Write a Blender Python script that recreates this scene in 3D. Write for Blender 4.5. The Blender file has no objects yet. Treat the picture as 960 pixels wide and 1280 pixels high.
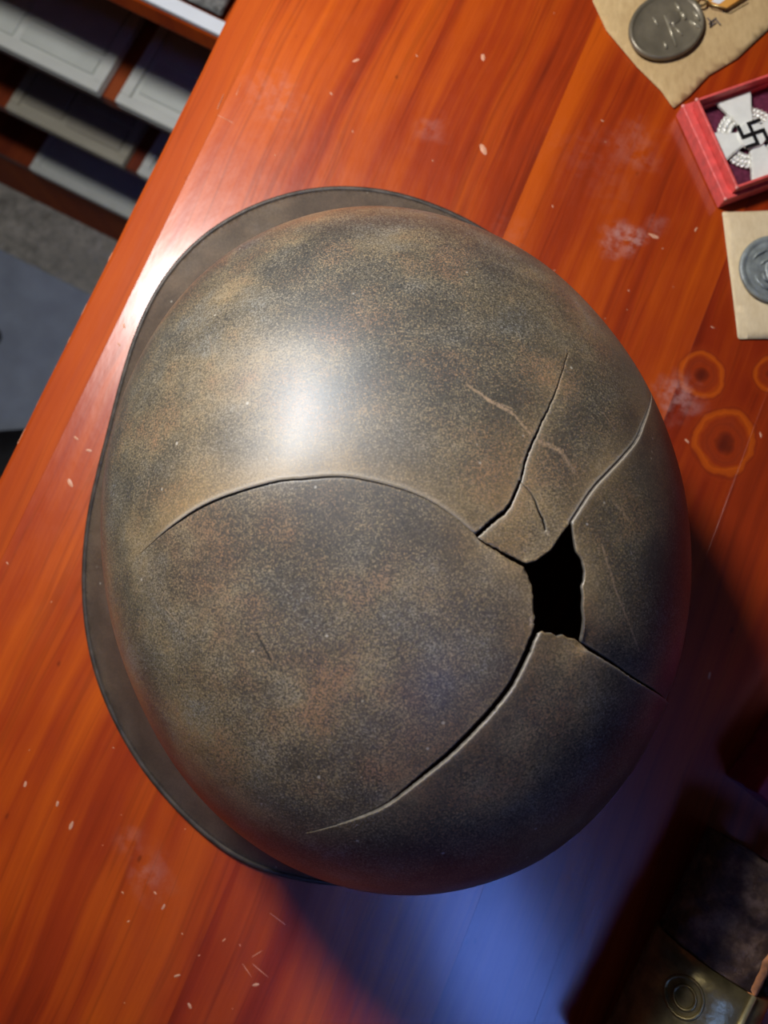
import bpy, bmesh, math, random
import numpy as np
from mathutils import Vector, Matrix, noise
from mathutils.geometry import delaunay_2d_cdt

random.seed(7)
S = bpy.context.scene
COL = S.collection

# ------------------------------------------------------------------ camera, world, lights, exposure
CAM_H = 0.34
cam_data = bpy.data.cameras.new('camera')
cam = bpy.data.objects.new('camera', cam_data)
COL.objects.link(cam)
cam_data.sensor_fit = 'VERTICAL'
cam_data.sensor_height = 36.0
cam_data.sensor_width = 27.0
cam_data.lens = 27.0                      # 960 px on a 1280 px tall frame
cam_data.clip_start = 0.01
# rows: world X, Y, Z written in (right, image-down, forward) camera axes
RW = np.array([[0.99988016, 0.00189503, 0.0153644],
               [0.0, -0.99247947, 0.12241123],
               [0.01548082, -0.12239656, -0.99236053]])
Mr = np.stack([RW[:, 0], -RW[:, 1], -RW[:, 2]], 1)     # columns: camera right, up, back in the world
M4 = Matrix([list(map(float, r)) + [0] for r in Mr] + [[0, 0, 0, 1]])
M4.translation = (0, 0, CAM_H)
cam.matrix_world = M4
cam_data.dof.use_dof = True
cam_data.dof.focus_distance = 0.235
cam_data.dof.aperture_fstop = 27.0 / 2.0
S.camera = cam

W = bpy.data.worlds.new('room_light')
S.world = W
W.use_nodes = True
W.node_tree.nodes['Background'].inputs[0].default_value = (0.9, 0.93, 1.0, 1)
W.node_tree.nodes['Background'].inputs[1].default_value = 0.012

def light(name, kind, loc, power, color, **kw):
    d = bpy.data.lights.new(name, kind)
    d.energy = power
    d.color = color
    for k, v in kw.items():
        setattr(d, k, v)
    o = bpy.data.objects.new(name, d)
    COL.objects.link(o)
    o.location = loc
    return o

def aim(o, target):
    o.rotation_euler = (Vector(target) - o.location).to_track_quat('-Z', 'Y').to_euler()

lamp = light('desk_lamp_bulb', 'POINT', (-0.185, 0.298, 0.43), 12.5, (1.0, 0.975, 0.95), shadow_soft_size=0.042)
blue_light = light('blue_reflection_light', 'AREA', (0.275, -0.79, 1.50), 0.14, (0.13, 0.27, 1.0), shape='RECTANGLE', size=0.21, size_y=0.5, spread=math.radians(28))  # unseen blue light added for the table's reflection; no window modelled
aim(blue_light, (0.06, -0.143, 0.0))

S.view_settings.view_transform = 'Standard'
S.view_settings.look = 'None'
S.view_settings.gamma = 1.0
S.view_settings.exposure = 0.0
S.view_settings.use_curve_mapping = False

# ------------------------------------------------------------------ node helper
class NT:
    def __init__(self, name):
        self.m = bpy.data.materials.new(name)
        self.m.use_nodes = True
        self.t = self.m.node_tree
        self.b = self.t.nodes['Principled BSDF']
    def n(self, kind, **kw):
        x = self.t.nodes.new(kind)
        for k, v in kw.items():
            setattr(x, k, v)
        return x
    def put(self, sock, v):
        if v is None:
            return
        if hasattr(v, 'is_linked') or hasattr(v, 'links'):
            self.t.links.new(v, sock)
        else:
            if isinstance(v, (tuple, list)) and len(v) == 3 and sock.type == 'RGBA':
                v = tuple(v) + (1,)
            sock.default_value = v
    def math(self, op, a, b=None, c=None, clamp=False):
        x = self.n('ShaderNodeMath', operation=op, use_clamp=clamp)
        for i, v in enumerate((a, b, c)):
            if v is not None:
                self.put(x.inputs[i], v)
        return x.outputs[0]
    def vmath(self, op, a, b=None):
        x = self.n('ShaderNodeVectorMath', operation=op)
        self.put(x.inputs[0], a)
        if b is not None:
            self.put(x.inputs[1], b)
        return x
    def coord(self, which='Object'):
        return self.n('ShaderNodeTexCoord').outputs[which]
    def mapping(self, v, scale=(1, 1, 1), loc=(0, 0, 0), rot=(0, 0, 0)):
        x = self.n('ShaderNodeMapping')
        self.put(x.inputs[0], v)
        x.inputs['Scale'].default_value = scale
        x.inputs['Location'].default_value = loc
        x.inputs['Rotation'].default_value = rot
        return x.outputs[0]
    def noise(self, v, scale, detail=2.0, rough=0.5, dist=0.0, color=False):
        x = self.n('ShaderNodeTexNoise')
        self.put(x.inputs['Vector'], v)
        x.inputs['Scale'].default_value = scale
        x.inputs['Detail'].default_value = detail
        x.inputs['Roughness'].default_value = rough
        x.inputs['Distortion'].default_value = dist
        return x.outputs['Color' if color else 0]
    def ramp(self, f, stops, interp='LINEAR'):
        x = self.n('ShaderNodeValToRGB')
        x.color_ramp.interpolation = interp
        e = x.color_ramp.elements
        while len(e) < len(stops):
            e.new(0.5)
        for el, (p, c) in zip(e, stops):
            el.position = p
            if not isinstance(c, (tuple, list)):
                c = (c, c, c)
            el.color = tuple(c) + (1,)
        self.put(x.inputs[0], f)
        return x.outputs[0]
    def mix(self, f, a, b, mode='MIX'):
        x = self.n('ShaderNodeMix', data_type='RGBA', blend_type=mode)
        self.put(x.inputs[0], f)
        self.put(x.inputs[6], a)
        self.put(x.inputs[7], b)
        return x.outputs[2]
    def smooth(self, v, lo, hi, a=0.0, b=1.0):
        x = self.n('ShaderNodeMapRange', interpolation_type='SMOOTHSTEP')
        self.put(x.inputs[0], v)
        for i, q in enumerate((lo, hi, a, b)):
            x.inputs[i + 1].default_value = q
        return x.outputs[0]
    def bump(self, h, strength=0.3, dist=0.001):
        x = self.n('ShaderNodeBump')
        x.inputs['Strength'].default_value = strength
        x.inputs['Distance'].default_value = dist
        self.put(x.inputs['Height'], h)
        self.t.links.new(x.outputs[0], self.b.inputs['Normal'])
    def attr(self, name):
        return self.n('ShaderNodeAttribute', attribute_name=name)
    def segment(self, p, a, b, w, soft=None):
        """mask of a thin line from a to b in the plane coordinates p"""
        ax, ay = a
        bx, by = b
        d = (bx - ax, by - ay)
        L2 = d[0] ** 2 + d[1] ** 2
        q = self.vmath('SUBTRACT', p, (ax, ay, 0)).outputs[0]
        t = self.math('MULTIPLY', self.vmath('DOT_PRODUCT', q, (d[0], d[1], 0)).outputs['Value'], 1.0 / L2, clamp=True)
        x = self.n('ShaderNodeVectorMath', operation='SCALE')
        x.inputs[0].default_value = (d[0], d[1], 0)
        self.put(x.inputs['Scale'], t)
        dist = self.vmath('DISTANCE', q, x.outputs[0]).outputs['Value']
        return self.smooth(dist, w * 0.3, soft or w, 1.0, 0.0)
    def set(self, **kw):
        for k, v in kw.items():
            self.put(self.b.inputs[k.replace('_', ' ')], v)
        return self.m

def simple(name, color, rough=0.5, metal=0.0, var=0.25, scale=60, spec=0.5, bump=0.0, bscale=300):
    m = NT(name)
    c = m.coord()
    f = m.noise(c, scale, 4)
    dark = tuple(x * (1 - var) for x in color)
    lite = tuple(min(1, x * (1 + var)) for x in color)
    m.set(Base_Color=m.ramp(f, [(0.3, dark), (0.7, lite)]), Roughness=rough, Metallic=metal, Specular_IOR_Level=spec)
    if bump:
        m.bump(m.noise(c, bscale, 4), bump, 0.001)
    return m.m

# ------------------------------------------------------------------ object helpers
def link(o, parent=None):
    COL.objects.link(o)
    if parent:
        o.parent = parent
    return o

def mesh_obj(name, verts, faces, mat, parent=None, smooth=False):
    me = bpy.data.meshes.new(name)
    me.from_pydata([tuple(map(float, v)) for v in verts], [], [tuple(map(int, f)) for f in faces])
    me.update()
    if smooth:
        me.polygons.foreach_set('use_smooth', [True] * len(me.polygons))
    for m in (mat if isinstance(mat, (list, tuple)) else [mat]):
        me.materials.append(m)
    return link(bpy.data.objects.new(name, me), parent)

def bm_obj(name, bm, mat, parent=None, smooth=False, bevel=0.0, seg=2):
    if bevel:
        bmesh.ops.bevel(bm, geom=list(bm.edges), offset=bevel, segments=seg, affect='EDGES', profile=0.5, clamp_overlap=True)
    bmesh.ops.recalc_face_normals(bm, faces=bm.faces)
    me = bpy.data.meshes.new(name)
    bm.to_mesh(me)
    bm.free()
    if smooth:
        me.polygons.foreach_set('use_smooth', [True] * len(me.polygons))
    me.materials.append(mat)
    return link(bpy.data.objects.new(name, me), parent)

def empty(name, loc, rz=0.0):
    o = bpy.data.objects.new(name, None)
    o.empty_display_size = 0.02
    o.location = loc
    o.rotation_euler = (0, 0, rz)
    return link(o)

def tag(o, label, cat, group=None, kind=None):
    if label:
        o['label'] = label
    if cat:
        o['category'] = cat
    if group:
        o['group'] = group
    if kind:
        o['kind'] = kind
    return o

def box(bm, x0, x1, y0, y1, z0, z1):
    r = bmesh.ops.create_cube(bm, size=1.0)['verts']
    for v in r:
        v.co = Vector((x0 + (v.co.x + .5) * (x1 - x0), y0 + (v.co.y + .5) * (y1 - y0), z0 + (v.co.z + .5) * (z1 - z0)))
    return r

def box_obj(name, dims, mat, parent=None, bevel=0.001):
    bm = bmesh.new()
    box(bm, *dims)
    return bm_obj(name, bm, mat, parent, bevel=bevel)

def prism(bm, pts, z0, z1):
    """closed outline pts (x, y) extruded from z0 to z1"""
    lo = [bm.verts.new((x, y, z0)) for x, y in pts]
    hi = [bm.verts.new((x, y, z1)) for x, y in pts]
    n = len(pts)
    bm.faces.new(hi)
    bm.faces.new(lo[::-1])
    for i in range(n):
        bm.faces.new((lo[i], lo[(i + 1) % n], hi[(i + 1) % n], hi[i]))

def tube(bm, pts, rad, n=8, closed=False):
    pts = [Vector(p) for p in pts]
    rads = rad if isinstance(rad, (list, tuple)) else [rad] * len(pts)
    rings = []
    N = len(pts)
    for i, p in enumerate(pts):
        a = pts[(i - 1) % N] if (closed or i > 0) else p
        b = pts[(i + 1) % N] if (closed or i < N - 1) else p
        t = (b - a).normalized()
        up = Vector((0, 0, 1)) if abs(t.z) < .9 else Vector((1, 0, 0))
        x = t.cross(up).normalized()
        y = x.cross(t)
        rings.append([bm.verts.new(p + rads[i] * (math.cos(2 * math.pi * k / n) * x + math.sin(2 * math.pi * k / n) * y)) for k in range(n)])
    for i in range(N if closed else N - 1):
        A, B = rings[i], rings[(i + 1) % N]
        for k in range(n):
            bm.faces.new((A[k], A[(k + 1) % n], B[(k + 1) % n], B[k]))
    if not closed:
        bm.faces.new(rings[0][::-1])
        bm.faces.new(rings[-1])

# ------------------------------------------------------------------ materials
TABLE_ROT = math.radians(-22.95)
KNOTS = [((0.0981, 0.1557), 0.0125), ((0.1186, 0.1295), 0.0165), ((0.128, 0.1699), 0.010)]
HAZE = [((-0.136, 0.2027), 0.016, .20), ((-0.0623, 0.2192), 0.010, .18), ((0.0399, 0.2031), 0.012, .65), ((0.047, 0.206), 0.006, .5),
        ((-0.0079, 0.1858), 0.012, .10), ((0.0308, 0.2486), 0.016, .12), ((0.0922, 0.1429), 0.013, .5), ((-0.0418, -0.1377), 0.013, .24),
        ((-0.055, -0.13), 0.010, .14), ((0.053, 0.2165), 0.007, .2), ((0.02, 0.235), 0.03, .06)]

def wood(name, bright, mid, dark, detailed=True, rough=.36, coat=.6, coat_rough=.165, spec=.45):
    m = NT(name)
    c = m.coord('Object')
    rnd = m.n('ShaderNodeObjectInfo').outputs['Random']
    wob = m.noise(c, 7, 2, color=True)
    off = m.vmath('SCALE', m.vmath('SUBTRACT', wob, (.5, .5, .5)).outputs[0])
    off.inputs['Scale'].default_value = .012
    p = m.vmath('ADD', c, off.outputs[0]).outputs[0]
    shift = m.n('ShaderNodeCombineXYZ')
    m.put(shift.inputs[1], m.math('MULTIPLY', rnd, 7.3))
    p = m.vmath('ADD', p, shift.outputs[0]).outputs[0]
    broad = m.noise(m.mapping(p, (42, 1.5, 1)), 1.0, 3, .5, .1)
    fine = m.noise(m.mapping(p, (260, 7, 1)), 1.0, 3, .6)
    hair = m.noise(m.mapping(p, (1100, 40, 1)), 1.0, 2, .6)
    blot = m.noise(c, 16, 3)
    f = m.math('ADD', m.math('MULTIPLY', broad, .62), m.math('MULTIPLY', fine, .25))
    f = m.math('ADD', f, m.math('MULTIPLY', hair, .09))
    f = m.math('ADD', f, m.math('MULTIPLY', m.math('SUBTRACT', blot, .5), .22))
    f = m.math('ADD', f, m.math('MULTIPLY', m.math('SUBTRACT', rnd, .5), .07))
    col = m.ramp(f, [(.26, dark), (.45, mid), (.64, bright)])
    # thin dark grain lines
    ln = m.noise(m.mapping(p, (80, 1.6, 1)), 1.0, 3, .5, .1)
    g = m.smooth(m.math('ABSOLUTE', m.math('SUBTRACT', ln, .5)), .0, .020, .22, 0.0)
    col = m.mix(g, col, tuple(x * .55 for x in dark))
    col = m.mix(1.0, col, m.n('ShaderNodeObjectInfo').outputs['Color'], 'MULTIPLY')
    rgh = m.math('ADD', m.math('MULTIPLY', m.noise(c, 140, 3), .10), rough - .05)
    if detailed:
        jit = m.noise(c, 240, 2)
        for (k, r) in KNOTS:
            d = m.vmath('DISTANCE', m.mapping(c, (1.0, .92, 0), (-k[0], -.92 * k[1], 0)), (0, 0, 0)).outputs['Value']
            d = m.math('DIVIDE', d, r)
            d = m.math('ADD', d, m.math('MULTIPLY', m.math('SUBTRACT', jit, .5), .16))
            d = m.math('ADD', d, m.math('MULTIPLY', m.math('SUBTRACT', m.noise(c, 55, 2), .5), .55))
            ring = m.ramp(d, [(0.0, (.035, .005, .003)), (.18, (.10, .012, .004)), (.34, mid), (.48, (.27, .032, .006)), (.62, mid), (.72, bright), (.80, bright), (.88, (.24, .024, .004)), (.95, mid), (1.0, mid)])
            wave = m.math('MULTIPLY', m.math('SINE', m.math('MULTIPLY', d, 30)), .25)
            ring = m.mix(m.math('ABSOLUTE', wave), ring, dark)
            col = m.mix(m.smooth(d, .78, 1.2, .75, 0.0), col, ring)
        fleck = m.noise(c, 180, 4, .65)
        for (k, r, amt) in HAZE:
            d = m.math('DIVIDE', m.vmath('DISTANCE', m.mapping(c, (1, 1, 0), (-k[0], -k[1], 0)), (0, 0, 0)).outputs['Value'], r)
            d = m.math('ADD', d, m.math('MULTIPLY', m.math('SUBTRACT', m.noise(c, 110, 3), .5), 1.6))
            w = m.math('MULTIPLY', m.smooth(d, .1, 1.1, 1.0, 0.0), m.smooth(fleck, .35, .65, 0, .75 * amt))
            col = m.mix(w, col, (.55, .36, .33))
    vor = m.n('ShaderNodeTexVoronoi')
    m.put(vor.inputs['Vector'], m.mapping(c, (1, .55, 0)))
    vor.inputs['Scale'].default_value = 95
    pit = m.math('MULTIPLY', m.smooth(vor.outputs['Distance'], .03, .12, 1, 0), m.smooth(m.noise(c, 45, 1), .56, .6))
    col = m.mix(m.math('MULTIPLY', pit, .5), col, tuple(x * .4 for x in dark))
    m.set(Base_Color=col, Roughness=rgh, Coat_Weight=coat, Coat_Roughness=coat_rough, Specular_IOR_Level=spec)
    h = m.math('ADD', m.math('MULTIPLY', m.noise(m.mapping(c, (1, .35, 1)), 60, 3), .8), m.math('MULTIPLY', m.noise(m.mapping(c, (1, .3, 1)), 190, 3, .6), .5))
    m.bump(h, .30, .0012)
    return m.m

M_WOOD = wood('varnished_pine', (.56, .094, .003), (.34, .036, .003), (.13, .010, .002))
M_WOOD_EDGE = wood('varnished_pine_edge', (.47, .078, .002), (.38, .052, .002), (.26, .027, .002), detailed=False, rough=.62, coat=.03, spec=.2)
M_SHELF = wood('bookcase_wood', (.33, .065, .010), (.20, .032, .007), (.11, .014, .005), detailed=False, rough=.5, coat=.2)
M_FLECK = simple('paint_fleck', (.62, .30, .18), .5, var=.2, scale=400)

# helmet steel
SCR = [((0.2299, -0.1027), (0.2143, -0.1268), .0035, 1), ((0.2143, -0.1268), (0.203, -0.1562), .0038, 1), ((0.203, -0.1562), (0.1811, -0.1811), .003, 1),
       ((0.2141, -0.1243), (0.2088, -0.158), .002, .7), ((0.1739, -0.1957), (0.1647, -0.2305), .0045, .8), ((0.1647, -0.2305), (0.1382, -0.2538), .006, .8),
       ((0.0319, -0.3001), (-0.0498, -0.3309), .0035, .8), ((-0.0498, -0.3309), (-0.1736, -0.3969), .003, .9),
       ((0.2722, 0.3905), (0.238, 0.4172), .0025, .7), ((0.226, 0.3059), (0.2397, 0.2416), .0018, .35), ((0.2309, -0.3427), (0.2046, -0.3721), .0015, .5),
       ((0.0966, -0.3323), (0.0647, -0.3705), .004, .6), ((0.1011, 0.4139), (0.0826, 0.4427), .0018, .6), ((0.0706, 0.4346), (0.0406, 0.4126), .002, .7),
       ((0.3332, -0.0013), (0.3017, -0.0083), .0016, .5), ((-0.0617, 0.0241), (-0.0154, -0.0054), .0016, .3), ((0.4254, 0.2168), (0.361, 0.2097), .0015, .4)]
DARKSCR = [((-0.003, 0.2547), (-0.046, 0.2462), .0028, .8)]

def steel(name, inside=False):
    m = NT(name)
    c = m.coord('Object')
    big = m.noise(c, 15, 3, .5, .4)
    mid = m.noise(c, 70, 3, .55)
    sp = m.noise(c, 2000, 4, .74)
    sp2 = m.noise(m.mapping(c, (1, 1, 1), (3, 1, 2)), 1500, 4, .75)
    hue = m.noise(m.mapping(c, (1, 1, 1), (1, 5, 2)), 24, 3)
    base = m.ramp(big, [(.34, (.062, .060, .055)), (.48, (.088, .078, .058)), (.58, (.125, .102, .064)), (.72, (.165, .118, .062))])
    base = m.mix(m.smooth(hue, .52, .66, 0, .55), base, (.060, .064, .064))
    flap = m.attr('flap').outputs['Fac']
    rust = m.attr('rust').outputs['Fac']
    bare = m.attr('bare').outputs['Fac']
    flare = m.attr('flare').outputs['Fac']
    brown = m.ramp(hue, [(.3, (.078, .054, .038)), (.5, (.074, .059, .043)), (.7, (.100, .061, .042))])
    base = m.mix(m.math('MULTIPLY', flap, .75), base, brown)
    dens = m.math('MULTIPLY', m.math('SUBTRACT', m.math('ADD', mid, big), 1.0), .18)
    lightf = m.math('MULTIPLY', m.smooth(m.math('ADD', sp, dens), .475, .61), .95)
    base = m.mix(lightf, base, m.ramp(m.noise(c, 45, 4, .65), [(.34, (.27, .255, .215)), (.5, (.33, .25, .145)), (.64, (.34, .19, .10))]))
    darkf = m.math('MULTIPLY', m.smooth(m.math('ADD', sp2, dens), .39, .52, 1, 0), .84)
    base = m.mix(darkf, base, (.036, .031, .028))
    rf = m.math('MULTIPLY', rust, m.smooth(m.math('ADD', m.math('MULTIPLY', mid, .4), m.math('MULTIPLY', sp, .6)), .36, .6, .35, 1.0))
    base = m.mix(m.math('MULTIPLY', rf, .8), base, (.42, .28, .125))
    base = m.mix(m.math('MULTIPLY', flare, .78), base, m.ramp(m.math('ADD', m.math('MULTIPLY', mid, .6), m.math('MULTIPLY', sp2, .4)), [(.35, (.065, .043, .030)), (.65, (.13, .088, .062))]))
    uv = m.n('ShaderNodeUVMap', uv_map='plan').outputs[0]
    jv = m.vmath('SCALE', m.vmath('SUBTRACT', m.noise(c, 300, 2, color=True), (.5, .5, .5)).outputs[0])
    jv.inputs['Scale'].default_value = .004
    uvj = m.vmath('ADD', uv, jv.outputs[0]).outputs[0]
    for a, b, w, amt in SCR:
        k = m.math('MULTIPLY', m.segment(uvj, a, b, w), m.smooth(sp2, .35, .6, amt * .15, amt * .75))
        base = m.mix(k, base, (.42, .29, .18))
    for a, b, w, amt in DARKSCR:
        base = m.mix(m.math('MULTIPLY', m.segment(uvj, a, b, w), amt), base, (.01, .01, .01))
    # scattered tiny bright nicks
    vor = m.n('ShaderNodeTexVoronoi')
    m.put(vor.inputs['Vector'], c)
    vor.inputs['Scale'].default_value = 240
    nick = m.math('MULTIPLY', m.smooth(vor.outputs['Distance'], .07, .14, 1, 0), m.smooth(m.noise(c, 130, 1), .64, .68))
    base = m.mix(m.math('MULTIPLY', nick, .7), base, (.55, .50, .42))
    base = m.mix(m.math('MULTIPLY', bare, .85), base, (.50, .45, .37))
    rough = m.math('ADD', m.math('MULTIPLY', flap, .10), m.math('MULTIPLY', sp, .20))
    rough = m.math('ADD', rough, m.math('ADD', .35, m.math('MULTIPLY', rust, .08)))
    m.set(Base_Color=base, Metallic=.0, Roughness=rough, Specular_IOR_Level=.72, Specular_Tint=(.84, .92, 1.0), Coat_Weight=.15, Coat_Roughness=.30)
    m.bump(m.math('ADD', m.math('MULTIPLY', sp, .7), m.math('MULTIPLY', sp2, .6)), .16, .0005)
    return m.m

M_STEEL = steel('weathered_helmet_steel')
M_TORN = simple('bare_torn_steel', (.20, .18, .155), .42, .4, var=.35, scale=500)
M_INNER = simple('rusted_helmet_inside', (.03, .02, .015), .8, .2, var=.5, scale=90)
M_RIM = simple('rolled_rim_steel', (.055, .043, .034), .5, .2, var=.5, scale=160, bump=.2)
M_VENT = simple('rivet_steel', (.30, .26, .21), .35, .7, var=.3, scale=300)

# ------------------------------------------------------------------ floor
M_CARPET = NT('grey_carpet')
cc = M_CARPET.coord()
f1 = M_CARPET.noise(cc, 60, 5, .7)
f2 = M_CARPET.noise(cc, 14, 3)
M_CARPET.set(Base_Color=M_CARPET.mix(M_CARPET.smooth(f2, .35, .65, 0, .5), M_CARPET.ramp(f1, [(.3, (.24, .235, .21)), (.7, (.74, .71, .64))]), (.44, .43, .39)), Roughness=.95, Specular_IOR_Level=.1)
M_CARPET.bump(M_CARPET.noise(cc, 120, 4, .8), .9, .01)
floor = box_obj('floor', (-2.2, 2.2, -2.2, 2.2, -.80, -.74), M_CARPET.m, bevel=0)
floor['kind'] = 'structure'
M_PAINT = simple('dim_wall_paint', (.22, .20, .18), .9, var=.05, scale=3)
for nm, d in (('wall_west', (-2.3, -2.2, -2.2, 2.2, -.80, 1.70)), ('wall_east', (2.2, 2.3, -2.2, 2.2, -.80, 1.70)), ('wall_north', (-2.3, 2.3, 2.2, 2.3, -.80, 1.70)), ('wall_south', (-2.3, 2.3, -2.3, -2.2, -.80, 1.70)), ('ceiling', (-2.3, 2.3, -2.3, 2.3, 1.70, 1.80))):
    box_obj(nm, d, M_PAINT, bevel=0)['kind'] = 'structure'

# ------------------------------------------------------------------ table (local x across the planks, y along the grain)
table = tag(empty('table', (0, 0, -.74), TABLE_ROT), 'glossy orange-red varnished pine table carrying the helmet and medals', 'table')
TZ = .74
SEAMS = [-.158, -.0776, -.0108, .0893, .1284, .205, .285, .365, .445]
Y0, Y1 = -.62, .88
def plank(x0, x1, name='plank'):
    g = .00004
    z1 = TZ
    z0 = TZ - .024
    prof = [(x0, z0), (x1, z0), (x1, z1 - g), (x1 - g * 1.4, z1), (x0 + g * 1.4, z1), (x0, z1 - g)]
    vs = [(x, y, z) for y in (Y0, Y1) for x, z in prof]
    n = len(prof)
    fs = [tuple(range(n))[::-1][::-1], tuple(range(n, 2 * n))[::-1]]
    fs += [(i, i + n, (i + 1) % n + n, (i + 1) % n) for i in range(n)]
    o = mesh_obj(name, vs, fs, M_WOOD, table)
    bm = bmesh.new(); bm.from_mesh(o.data); bmesh.ops.recalc_face_normals(bm, faces=bm.faces); bm.to_mesh(o.data); bm.free()
    return o
TINT = [(1, 1, 1), (.97, .94, 1), (.92, .86, .9), (.72, .55, .7), (1.0, .95, 1), (.85, .75, .9), (.9, .9, .9), (.8, .8, .8)]  # board tones; right-hand planks also darkened for the lamp's falloff
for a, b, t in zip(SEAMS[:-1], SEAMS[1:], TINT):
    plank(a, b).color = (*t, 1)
# outer edge strip: slopes very slightly outward, with a softened worn arris
prof = [(-.1758, TZ - .024), (-.1581, TZ - .024), (-.1581, TZ - .0001), (-.166, TZ - .0007), (-.1740, TZ - .0017), (-.1757, TZ - .0024), (-.1766, TZ - .0040), (-.1768, TZ - .0065), (-.1768, TZ - .021)]
bm = bmesh.new()
NY = 60
rows = []
for i in range(NY + 1):
    y = Y0 + (Y1 - Y0) * i / NY
    rows.append([bm.verts.new((x + (.0004 * noise.noise(Vector((x * 9, y * 30, 0))) if x < -.17 else 0), y, z)) for x, z in prof])
for i in range(NY):
    for k in range(len(prof)):
        bm.faces.new((rows[i][k], rows[i + 1][k], rows[i + 1][(k + 1) % len(prof)], rows[i][(k + 1) % len(prof)]))
bm.faces.new(rows[0]); bm.faces.new(rows[-1][::-1])
bm_obj('edge_strip', bm, M_WOOD_EDGE, table)
for x in (-.12, .39):
    for y in (-.56, .82):
        box_obj('leg', (x - .03, x + .03, y - .03, y + .03, 0, TZ - .026), M_WOOD_EDGE, table, .003)
for y in (-.56, .82):
    box_obj('apron', (-.09, .36, y - .01, y + .01, TZ - .12, TZ - .026), M_WOOD_EDGE, table, .001)
# dried paint flecks and chips stuck to the varnish
FL = [(-0.0382, 0.2217, -0.0333, 0.2158), (-0.0549, 0.2649, -0.0523, 0.2606), (-0.1549, 0.2048, -0.1543, 0.1961), (-0.1602, 0.198, -0.1596, 0.1857), (-0.1599, 0.1847, -0.1479, 0.1837), (-0.1554, 0.0744, -0.1533, 0.0716), (-0.1537, 0.0648, -0.1516, 0.0637), (-0.1531, 0.0178, -0.1503, 0.0169), (-0.1455, 0.0142, -0.1425, 0.0147), (-0.147, -0.0006, -0.1431, -0.0037), (-0.1556, -0.0445, -0.1543, -0.0455), (-0.0379, -0.1444, -0.036, -0.1453), (-0.0316, -0.15, -0.0314, -0.1472), (-0.0431, -0.1599, -0.0418, -0.1587), (-0.0032, -0.1515, -0.0024, -0.1498), (-0.0164, -0.1718, -0.0136, -0.17), (-0.0066, -0.1782, -0.0041, -0.1804), (-0.0502, -0.1495, -0.0487, -0.1503), (0.0037, -0.1497, 0.0047, -0.1503), (-0.0808, -0.1366, -0.0812, -0.1312), (0.0149, -0.1626, 0.0183, -0.1605), (0.0065, -0.1553, 0.0154, -0.1604), (0.0105, -0.1543, 0.0208, -0.1571), (0.01, -0.1532, 0.0141, -0.1477), (0.0083, -0.1331, 0.0205, -0.1359), (0.1008, 0.1251, 0.1039, 0.124), (0.0938, 0.1796, 0.0958, 0.1796), (0.0715, 0.2232, 0.0711, 0.22), (0.0523, 0.1811, 0.0534, 0.1803), (0.0512, 0.2106, 0.0569, 0.2104), (0.0412, 0.2028, 0.0474, 0.2046), (0.0103, 0.2553, 0.012, 0.2551), (0.0045, 0.2059, 0.0057, 0.2047), (-0.1107, 0.2355, -0.1077, 0.2382), (-0.1143, 0.2167, -0.1122, 0.2158), (-0.0839, 0.2513, -0.0828, 0.2504), (-0.1255, 0.1771, -0.1244, 0.1766), (-0.0967, 0.2029, -0.0955, 0.202), (0.1318, 0.1416, 0.1334, 0.139), (0.1477, 0.028, 0.1475, 0.0317), (-0.0561, 0.2042, -0.0551, 0.2037), (-0.09, -0.1299, -0.0905, -0.1266), (-0.106, -0.1278, -0.1066, -0.1244)]
THIN = {3, 4, 21, 22, 23, 24, 2, 30}
for _ in range(36):
    x = random.uniform(-.15, .02) if random.random() < .6 else random.uniform(-.12, .12)
    y = random.uniform(-.2, -.02) if x < .02 and random.random() < .6 else random.uniform(.12, .3)
    a = random.uniform(0, 6.28); l = random.uniform(.0004, .001)
    FL.append((x, y, x + l * math.cos(a), y + l * math.sin(a)))
bm = bmesh.new()
for i, (ax, ay, bx, by) in enumerate(FL):
    cx, cy = (ax + bx) / 2, (ay + by) / 2
    L = math.hypot(bx - ax, by - ay) / 2 + .0002
    th = math.atan2(by - ay, bx - ax)
    wd = .00022 if i in THIN else max(.00035, L * .42)
    if i >= 43: wd = L * .6
    hh = .00025; L *= .8; wd *= .75
    top = bm.verts.new((cx, cy, TZ + hh))
    ring = []
    for k in range(8):
        q = 2 * math.pi * k / 8
        r = random.uniform(.75, 1.2)
        x, y = L * r * math.cos(q), wd * r * math.sin(q)
        ring.append(bm.verts.new((cx + x * math.cos(th) - y * math.sin(th), cy + x * math.sin(th) + y * math.cos(th), TZ + .00002)))
    for k in range(8):
        bm.faces.new((ring[k], ring[(k + 1) % 8], top))
fl = bm_obj('paint_fleck', bm, M_FLECK, table)
fl['kind'] = 'stuff'
fl['label'] = 'pale paint flecks and scratches on the varnish'
# pale wood bared along the worn outer edge
bm = bmesh.new()
for (y0, y1) in [(.0995, .1035), (.071, .0765), (.0563, .0592), (.0237, .0279), (.043, .0445), (.005, .012), (.128, .130)]:
    for k in range(3):
        y = y0 + (y1 - y0) * (k + .5) / 3
        r = bmesh.ops.create_icosphere(bm, subdivisions=1, radius=1)['verts']
        for v in r:
            v.co = Vector((-.1757 + v.co.x * .0004, y + v.co.y * (y1 - y0) * .3, TZ - .0030 + v.co.z * .0006))
ch = bm_obj('edge_chip', bm, M_FLECK, table)
ch['kind'] = 'stuff'
ch['label'] = 'pale bare chips along the worn table edge'

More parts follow.
